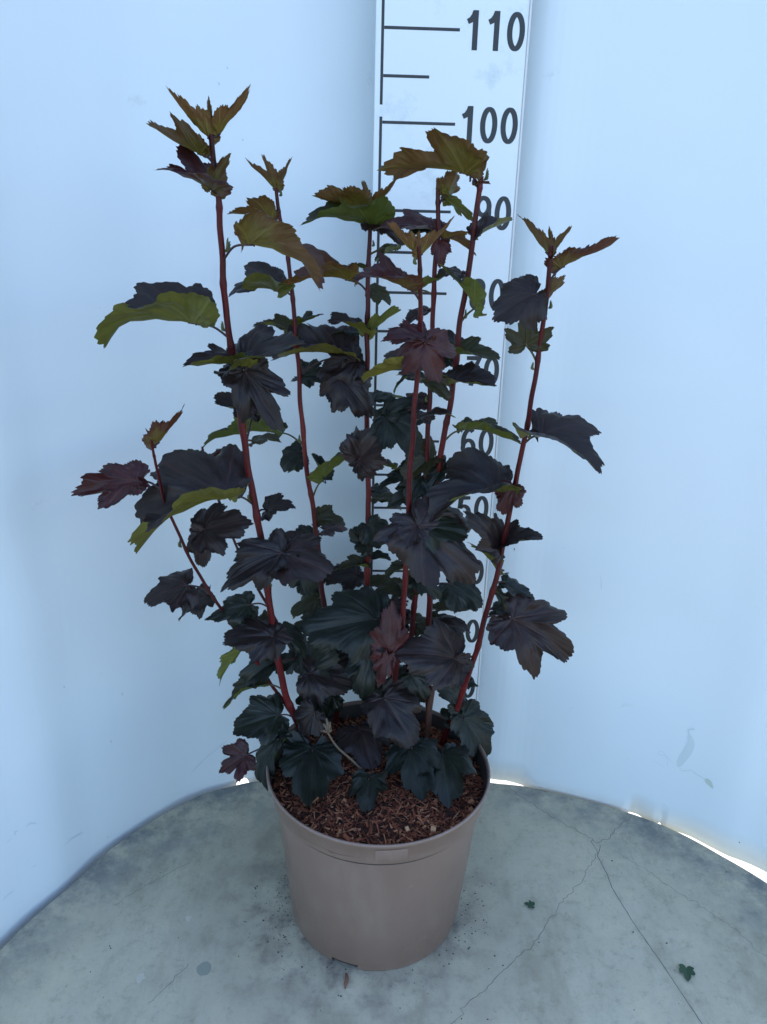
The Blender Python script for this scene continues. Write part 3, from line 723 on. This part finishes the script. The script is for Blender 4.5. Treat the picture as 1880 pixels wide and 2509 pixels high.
# --- stem 2
LF(2, 'A', 1128, 740, 957, 568, 'young', **{**Y_, 'w': .9, 'cut': .9, 'L2': .8})
LF(2, 'A', 1140, 738, 1222, 550, 'young', **{**Y_, 'w': .7})
LF(2, 'A', 1135, 738, 1040, 535, 'young', name='young_leaf', **{**Y_, 'w': .6, 'dy': 1})
LF(2, 'A', 1097, 915, 850, 880, 'young', attach=(1160, 960), t=-18, fold=46, curve=20, w=1.05, L2=.85)
LF(2, 'A', 1128, 1332, 856, 1360, 'dark', attach=(1208, 1362), t=8, fold=42, curve=50, w=1.35, L2=.9, cut=.9)
LF(2, 'A', 1258, 1530, 1405, 1478, 'olive', t=5, fold=40, curve=30, w=.9, dy=1)
LF(2, 'A', 1215, 1590, 990, 1525, 'olive', t=5, fold=40, curve=45, w=.9, dy=1)
LF(2, 'P', 742, 772, 585, 762, 'dark', attach=(795, 800), t=14, fold=42, curve=30, w=1.15, dy=0)
LF(2, 'C', 1215, 610, 832, 722, 'olive', attach=(1385, 692), t=-14, fold=44, curve=50, w=.9, dy=1, L2=.6)
LF(2, 'E', 700, 165, 890, 40, 'olive', attach=(645, 288), t=-5, fold=38, curve=30, w=1.2, dy=-1)
LF(2, 'E', 698, 165, 620, 30, 'green', attach=(645, 288), pet=False, t=10, fold=38, curve=20, w=1.0, dy=0)
LF(2, 'E', 590, 90, 490, 140, 'green', t=10, fold=40, curve=30, w=.6, dy=1)
LF(2, 'E', 565, 1300, 780, 1110, 'green', t=58, fold=24, curve=20, w=1.3, dy=-3, cut=.3)
LF(2, 'E', 610, 1300, 868, 1385, 'dark', t=60, fold=24, curve=40, w=1.3, dy=-5, cut=.3)
LF(2, 'E', 640, 1420, 600, 1600, 'green', t=60, fold=24, curve=25, w=1.1, dy=-4)
LF(2, 'E', 740, 1440, 700, 1570, 'green', t=60, fold=24, curve=25, w=1.3, dy=-3)
# --- stem 3
LF(3, 'B', 435, 635, 165, 548, 'young', t=-20, fold=40, curve=30, w=1.0)
LF(3, 'B', 490, 620, 445, 450, 'young', name='young_leaf', **{**Y_, 'w': .7})
LF(3, 'B', 508, 610, 665, 430, 'young', **{**Y_, 'w': .7})
LF(3, 'B', 475, 690, 445, 590, 'young', name='young_leaf', **{**Y_, 'w': .7})
LF(3, 'B', 495, 725, 88, 695, 'olive', t=0, fold=42, curve=35, w=1.0, dy=-.5, L2=.8)
LF(3, 'B', 500, 710, 700, 830, 'dark', t=20, fold=30, curve=40, w=1.1, dy=-1)
LF(3, 'A', 1550, 1270, 1160, 1308, 'young', attach=(1650, 1335), t=-2, fold=42, curve=42, w=1.05, dy=-1)
LF(3, 'A', 1640, 1205, 1548, 1180, 'olive', t=0, fold=40, curve=20, w=.9)
LF(3, 'B', 455, 1340, 247, 1275, 'dark', t=5, fold=40, curve=45, w=.9)
LF(3, 'B', 492, 1340, 670, 1190, 'olive', t=-10, fold=42, curve=10, w=.7)
LF(3, 'B', 405, 1500, 175, 1600, 'dark', attach=(452, 1532), t=62, fold=24, curve=40, w=1.2, dy=-1)
LF(3, 'P', 735, 815, 808, 905, 'dark', t=58, fold=24, curve=30, w=1.3, dy=-2)
LF(3, 'B', 640, 855, 512, 930, 'olive', t=0, fold=40, curve=30, w=.9, dy=1)
LF(3, 'D', 70, 1130, 240, 930, 'dark', t=62, fold=24, curve=20, w=1.3, dy=-4, cut=.3)
LF(3, 'D', 75, 1120, 0, 975, 'dark', t=60, fold=24, curve=20, w=1.2, dy=-4, pet=False)
LF(3, 'D', 80, 1130, 90, 1262, 'dark', t=55, fold=20, curve=20, w=.9, dy=-4, pet=False)
LF(3, 'E', 960, 565, 835, 465, 'green', t=45, fold=20, curve=30, w=1.2, dy=-1)
LF(3, 'E', 950, 440, 1030, 580, 'green', t=55, fold=20, curve=30, w=1.3, dy=-1)
LF(3, 'E', 930, 680, 760, 708, 'olive', t=8, fold=45, curve=40, w=.8, dy=-.5)
LF(3, 'E', 975, 645, 1085, 640, 'green', t=5, fold=40, curve=50, w=1, dy=1)
LF(3, 'E', 985, 790, 1150, 862, 'olive', t=5, fold=40, curve=30, w=.9, dy=1)
LF(3, 'E', 1010, 985, 545, 1085, 'green', t=66, fold=24, curve=35, w=1.15, dy=-6, cut=.3)
LF(3, 'E', 1000, 985, 870, 1150, 'dark', t=60, fold=24, curve=35, w=1.1, dy=-5.5, pet=False)
LF(3, 'E', 960, 1190, 905, 1480, 'green', t=62, fold=24, curve=25, w=1.0, dy=-6)
LF(3, 'G', 790, 285, 860, 488, 'dark', t=58, fold=24, curve=35, w=1.35, lie=(4, 1.8))
# --- stem 4 (front middle)
LF(4, 'B', 748, 875, 585, 690, 'young', **{**Y_, 'w': .8})
LF(4, 'B', 780, 890, 980, 668, 'young', **{**Y_, 'w': .75})
LF(4, 'B', 765, 850, 775, 745, 'young', name='young_leaf', **{**Y_, 'w': .7})
LF(4, 'B', 770, 860, 860, 790, 'young', name='young_leaf', **{**Y_, 'w': .8, 'dy': 1})
LF(4, 'B', 690, 1072, 395, 1027, 'plum', attach=(770, 1155), t=12, fold=38, curve=35, w=1.2, dy=-1)
LF(4, 'B', 795, 1375, 565, 1393, 'plum', t=22, fold=34, curve=30, w=1.1, dy=-1)
LF(4, 'B', 805, 1395, 900, 1648, 'plum', t=72, fold=24, curve=30, w=1.3, dy=-2, cut=.9, L2=.82)
LF(4, 'B', 762, 1535, 448, 1635, 'dark', t=8, fold=46, curve=35, w=1.15, dy=0)
LF(4, 'E', 1245, 450, 1590, 790, 'dark', attach=(1190, 500), t=70, fold=24, curve=35, w=1.0, dy=-3, L2=.8)
LF(4, 'E', 1235, 450, 975, 530, 'dark', attach=(1190, 500), pet=False, t=64, fold=24, curve=35, w=1.0, dy=-3)
LF(4, 'E', 1250, 445, 1540, 500, 'green', attach=(1190, 500), pet=False, t=64, fold=24, curve=30, w=1.2, dy=-2)
LF(4, 'E', 1240, 445, 1240, 295, 'green', attach=(1190, 500), pet=False, t=60, fold=24, curve=20, w=1.5, dy=-1)
LF(4, 'E', 1072, 1195, 1092, 872, 'plum', t=60, fold=20, curve=20, w=.85, dy=-3, dt=2)
LF(4, 'E', 1070, 1205, 1000, 1395, 'plum', t=60, fold=25, curve=20, w=.7, dy=-3.5, pet=False)
LF(4, 'J', 832, 28, 1050, 385, 'dark', t=68, fold=24, curve=30, w=1.1, lie=(9.5, 4), cut=.35)
LF(4, 'G', 840, 528, 820, 710, 'green', t=60, fold=24, curve=30, w=1.1, lie=(2.6, 1.2))
LF(4, 'G', 1050, 372, 1112, 640, 'green', t=62, fold=24, curve=35, w=1.25, lie=(4.5, 1.6))
LF(4, 'E', 1460, 1215, 1105, 1185, 'dark', t=66, fold=24, curve=35, w=1.25, dy=-2, cut=.25)
# --- stem 5
LF(5, 'B', 860, 740, 500, 735, 'plum', t=22, fold=30, curve=35, w=.9, dy=1)
LF(5, 'B', 900, 800, 900, 965, 'plum', t=30, fold=30, curve=30, w=.9, dy=0)
LF(5, 'B', 942, 530, 1000, 395, 'young', attach=(900, 600), t=-20, fold=35, curve=0, w=1.7)
LF(5, 'B', 925, 565, 1090, 695, 'olive', attach=(895, 610), t=-18, fold=30, curve=30, w=1.3, dy=1)
LF(5, 'B', 780, 1090, 930, 1010, 'olive', t=0, fold=40, curve=20, w=1)
LF(5, 'D', 205, 880, 390, 765, 'green', t=40, fold=25, curve=35, w=.9, dy=1)
LF(5, 'D', 240, 885, 445, 1110, 'green', t=56, fold=20, curve=45, w=1.2, dy=0)
LF(5, 'D', 345, 650, 262, 752, 'green', t=10, fold=30, curve=20, w=1, dy=1)
LF(5, 'D', 270, 1180, 180, 1150, 'olive', t=0, fold=40, curve=20, w=1.3, dy=2)
LF(5, 'D', 430, 1225, 345, 1385, 'green', t=40, fold=20, curve=30, w=1.3, dy=0)
LF(5, 'D', 345, 1235, 175, 1300, 'green', t=20, fold=35, curve=45, w=.9, dy=2)
LF(5, 'E', 1165, 690, 1040, 745, 'olive', t=5, fold=40, curve=30, w=.9, dy=1)
LF(5, 'E', 1175, 670, 1300, 788, 'green', t=10, fold=40, curve=35, w=1.1, dy=1)
LF(5, 'E', 1200, 1310, 1300, 1480, 'green', t=55, fold=20, curve=20, w=1.2, dy=-2)
# --- stem 6
LF(6, 'B', 1035, 412, 562, 405, 'young', attach=(1100, 490), t=-4, fold=36, curve=26, w=.85, dy=-1.5, cut=.9, L2=.85)
LF(6, 'B', 1100, 480, 1190, 478, 'plum', t=10, fold=35, curve=20, w=1.4)
LF(6, 'B', 1122, 775, 1318, 690, 'dark', t=15, fold=34, curve=30, w=1.2)
LF(6, 'B', 925, 790, 1100, 890, 'young', t=-12, fold=35, curve=40, w=1.0, dy=1)
LF(6, 'B', 1095, 1195, 890, 958, 'olive', attach=(1035, 1295), t=-10, fold=34, curve=35, w=.75, dy=-1)
LF(6, 'B', 975, 1470, 1232, 1510, 'olive', t=10, fold=42, curve=45, w=.9)
LF(6, 'D', 585, 695, 875, 682, 'dark', t=10, fold=42, curve=35, w=1.0, dy=-2)
LF(6, 'D', 690, 950, 1012, 1052, 'olive', attach=(602, 1032), t=-8, fold=36, curve=35, w=.75, dy=0)
LF(6, 'D', 570, 1150, 470, 1325, 'green', t=30, fold=35, curve=20, w=.7, dy=0)
LF(6, 'F', 480, 545, 690, 695, 'green', attach=(390, 582), t=52, fold=20, curve=35, w=1.3, dy=0)
LF(6, 'E', 1455, 1215, 1470, 1370, 'dark', t=60, fold=24, curve=20, w=1.6, dy=-5)
# --- stem 7 (right)
LF(7, 'B', 1520, 880, 1370, 645, 'young', **{**Y_, 'w': .65})
LF(7, 'B', 1545, 865, 1530, 718, 'young', name='young_leaf', **{**Y_, 'w': .6})
LF(7, 'B', 1558, 865, 1657, 708, 'young', name='young_leaf', **{**Y_, 'w': .55})
LF(7, 'N', 1376, 656, 1519, 588, 'plum', attach=(1345, 700), t=-8, fold=44, curve=10, w=.85)
LF(7, 'B', 1480, 1170, 1628, 1018, 'young', t=-20, fold=40, curve=10, w=.75)
LF(7, 'B', 1445, 1115, 1190, 1265, 'dark', t=60, fold=24, curve=45, w=1.45, dy=-1.5, cut=.3)
LF(7, 'B', 1396, 1410, 1400, 1215, 'olive', attach=(1440, 1515), t=18, fold=35, curve=10, w=1.4, cut=1, L2=.8)
LF(7, 'D', 1132, 985, 1437, 1215, 'dark', attach=(1052, 1040), t=12, fold=38, curve=65, w=1.15, L2=.85, dy=-.5)
LF(7, 'D', 865, 1308, 487, 1475, 'dark', attach=(960, 1290), t=10, fold=44, curve=55, w=1.15, dy=-1, L2=.85)
LF(7, 'D', 960, 1290, 888, 1462, 'plum', t=50, fold=20, curve=20, w=1.1, dy=-1.2, pet=False)
LF(7, 'F', 775, 325, 1028, 268, 'dark', t=20, fold=36, curve=40, w=.9, dy=0)
LF(7, 'F', 768, 330, 545, 125, 'dark', t=50, fold=20, curve=50, w=.8, dy=0, pet=False)
LF(7, 'F', 752, 460, 578, 330, 'olive', t=0, fold=42, curve=40, w=.6, dy=1)
LF(7, 'F', 750, 590, 815, 705, 'olive', t=5, fold=30, curve=30, w=.9, dy=1)
LF(7, 'F', 845, 748, 1238, 1000, 'dark', attach=(722, 760), t=66, fold=24, curve=25, w=.82, cut=.9, L2=.85, dy=-1)
LF(7, 'F', 560, 1325, 690, 1612, 'green', t=45, side=.5, fold=24, curve=45, w=1.0, dy=-1, dt=-1)
LF(7, 'E', 1490, 1500, 1350, 1375, 'green', t=40, fold=25, curve=35, w=1.0, dy=1)
LF(7, 'E', 1500, 1360, 1592, 1380, 'green', t=30, fold=30, curve=30, w=1.0, dy=1)
LF(7, 'E', 1440, 1590, 1372, 1510, 'green', t=40, fold=25, curve=20, w=1.2, dy=0)
LF(7, 'G', 1212, 410, 1245, 668, 'green', t=60, fold=24, curve=35, w=1.2, lie=(3.5, 1.5))
# --- stem 8, 9 (small left shoots)
LF(8, 'C', 558, 680, 715, 460, 'plum', **{**Y_, 'w': .65})
LF(8, 'C', 530, 665, 486, 588, 'young', name='young_leaf', **{**Y_, 'w': .8})
LF(8, 'C', 532, 660, 535, 545, 'young', name='young_leaf', **{**Y_, 'w': .5})
LF(8, 'C', 432, 897, 40, 975, 'plum', attach=(560, 955), t=48, fold=24, curve=10, w=.72, cut=1, L2=.8)
LF(8, 'C', 820, 1180, 1118, 1150, 'dark', attach=(735, 1295), t=50, fold=20, curve=30, w=1.4, cut=.8)
LF(8, 'C', 830, 1180, 812, 1420, 'dark', attach=(735, 1295), pet=False, t=60, fold=20, curve=25, w=.9)
LF(8, 'C', 730, 1502, 462, 1610, 'dark', attach=(862, 1572), t=42, fold=24, curve=40, w=1.25, dy=0)
LF(9, 'C', 802, 775, 615, 765, 'olive', t=-5, fold=40, curve=35, w=.75)
LF(9, 'C', 850, 790, 972, 705, 'plum', t=0, fold=40, curve=10, w=.8)
LF(9, 'C', 880, 800, 1062, 825, 'plum', t=20, fold=30, curve=35, w=1.0)
rq = random.Random(12)
for k, ylo, yhi, n in ((2, 1250, 1480, 4), (3, 1150, 1560, 6), (5, 1000, 1560, 6), (6, 1250, 1600, 5), (4, 1350, 1650, 4), (2, 850, 1150, 2), (1, 1500, 1690, 3), (3, 620, 1100, 4), (5, 560, 1000, 4), (6, 600, 1150, 4), (4, 800, 1150, 2), (7, 1350, 1650, 2), (2, 1380, 1700, 4), (3, 1500, 1720, 4), (5, 1480, 1720, 4), (1, 950, 1450, 3), (8, 1330, 1640, 3)):
    for j in range(n):
        y = ylo + (yhi - ylo) * (j + rq.random()) / n; sm = min(ST[k][1], key=lambda q: abs(q[1][1] * 1.0 - y * K / K))
        x0, y0 = sm[1]; sg = rq.choice((-1, 1)) if not (k in (5, 6) and y < 1480) else -1; bx = x0 + sg * rq.uniform(6, 26); by = y0 - rq.uniform(2, 22); L_ = rq.uniform(55, 95); g = rq.uniform(-.2, .95)
        make_leaf(k, (bx, by), (bx + sg * L_ * math.cos(g), by + L_ * math.sin(g)), rq.choice(('green', 'dark', 'green', 'olive')), t=rq.uniform(0, 60), fold=rq.uniform(20, 45), curve=rq.uniform(20, 60), w=rq.uniform(.9, 1.25), dy=rq.uniform(1, 5), name='small_leaf')
print('LEAVES', leafcount[0])

def bud(stem, c, x, y, h=1.0, lean=1):
    p = Pn(c, x, y); root, samples, _ = ST[stem]
    i = min(range(len(samples)), key=lambda j: (samples[j][1][1] - p[1]) ** 2); A = samples[i][0]
    v = []; f = []
    for k in range(4):
        d = Vector((lean * (.35 + .25 * k * .5), random.uniform(-.4, .4), 1.0 - .15 * k)).normalized(); e = A + Vector((lean * .3, -.1, 0))
        L = h * (1 - .15 * k)
        tube(v, f, [e + d * (L * q / 5) + Vector((lean * .1 * math.sin(q), 0, 0)) for q in range(6)], lambda u: .02 + .12 * math.sin(min(1, u * .85 + .12) * math.pi), 6)
    mesh_obj('bud', v, f, M_bud, root)
for b in ((1, 'A', 860, 1110, 1.4, 1), (1, 'A', 800, 1560, 1.1, -1), (1, 'A', 820, 800, .9, 1), (2, 'A', 1150, 780, .8, 1), (2, 'A', 1195, 1330, .7, -1), (1, 'C', 1065, 1010, 1.2, -1), (2, 'C', 1360, 665, 1.1, -1),
          (8, 'C', 712, 1280, 1.0, -1), (6, 'D', 690, 310, 1.1, 1), (7, 'D', 1165, 250, .8, 1), (7, 'D', 1070, 600, .8, -1), (5, 'D', 440, 790, .7, -1), (4, 'B', 762, 940, .9, -1), (6, 'B', 1112, 455, 1.2, 1), (7, 'D', 1065, 1000, .8, 1),
          (6, 'E', 1350, 800, 1.0, 1), (5, 'E', 1280, 620, .9, 1), (1, 'E', 395, 790, .5, 1), (3, 'B', 520, 830, .7, 1)):
    bud(*b)

# ------------------------------------------------------------------ small things on the slab
def fallen(px, py, ang, L, label, z=.12):
    c = at_z(px, py, 0); v = []; f = []; N = 40; H = 4
    for j in range(H + 1):
        for k in range(N + 1):
            th = -R(160) + R(320) * k / N; r = outline(th, .7, px * .01, 1, 6) * L * j / H
            x = r * math.cos(th); y = r * math.sin(th) * .85
            v.append((c.x + x * math.cos(ang) - y * math.sin(ang), c.y + x * math.sin(ang) + y * math.cos(ang), z + .25 * abs(y) + .12 * x * x / L / 2))
    for j in range(H):
        for k in range(N): a = j * (N + 1) + k; f.append((a, a + N + 1, a + N + 2, a + 1))
    o = mesh_obj('fallen_leaf', v, f, M_fallen); return tag(o, label, 'fallen leaf', 'green leaf scraps on the concrete')
fallen(1306, 2221, R(165), 1.3, 'small green leaf scrap between the pot and the crack')
fallen(1682, 2375, R(255), 2.0, 'larger green leaf scrap right of the long straight crack')
c = at_z(849, 2402, .12); v = []; f = []
tube(v, f, [c + Vector((-.05, .9, .05)), c + Vector((.05, .3, .12)), c + Vector((0, -.4, .08)), c + Vector((-.1, -1.1, .0))], lambda t: .10 + .16 * math.sin(t * 3), 6)
M_chipb = mat('rust_brown_chip', (.17, .085, .05), .8)
tag(mesh_obj('wood_chip', v, f, M_chipb), 'small brown bark chip lying in front of the pot', 'wood chip')
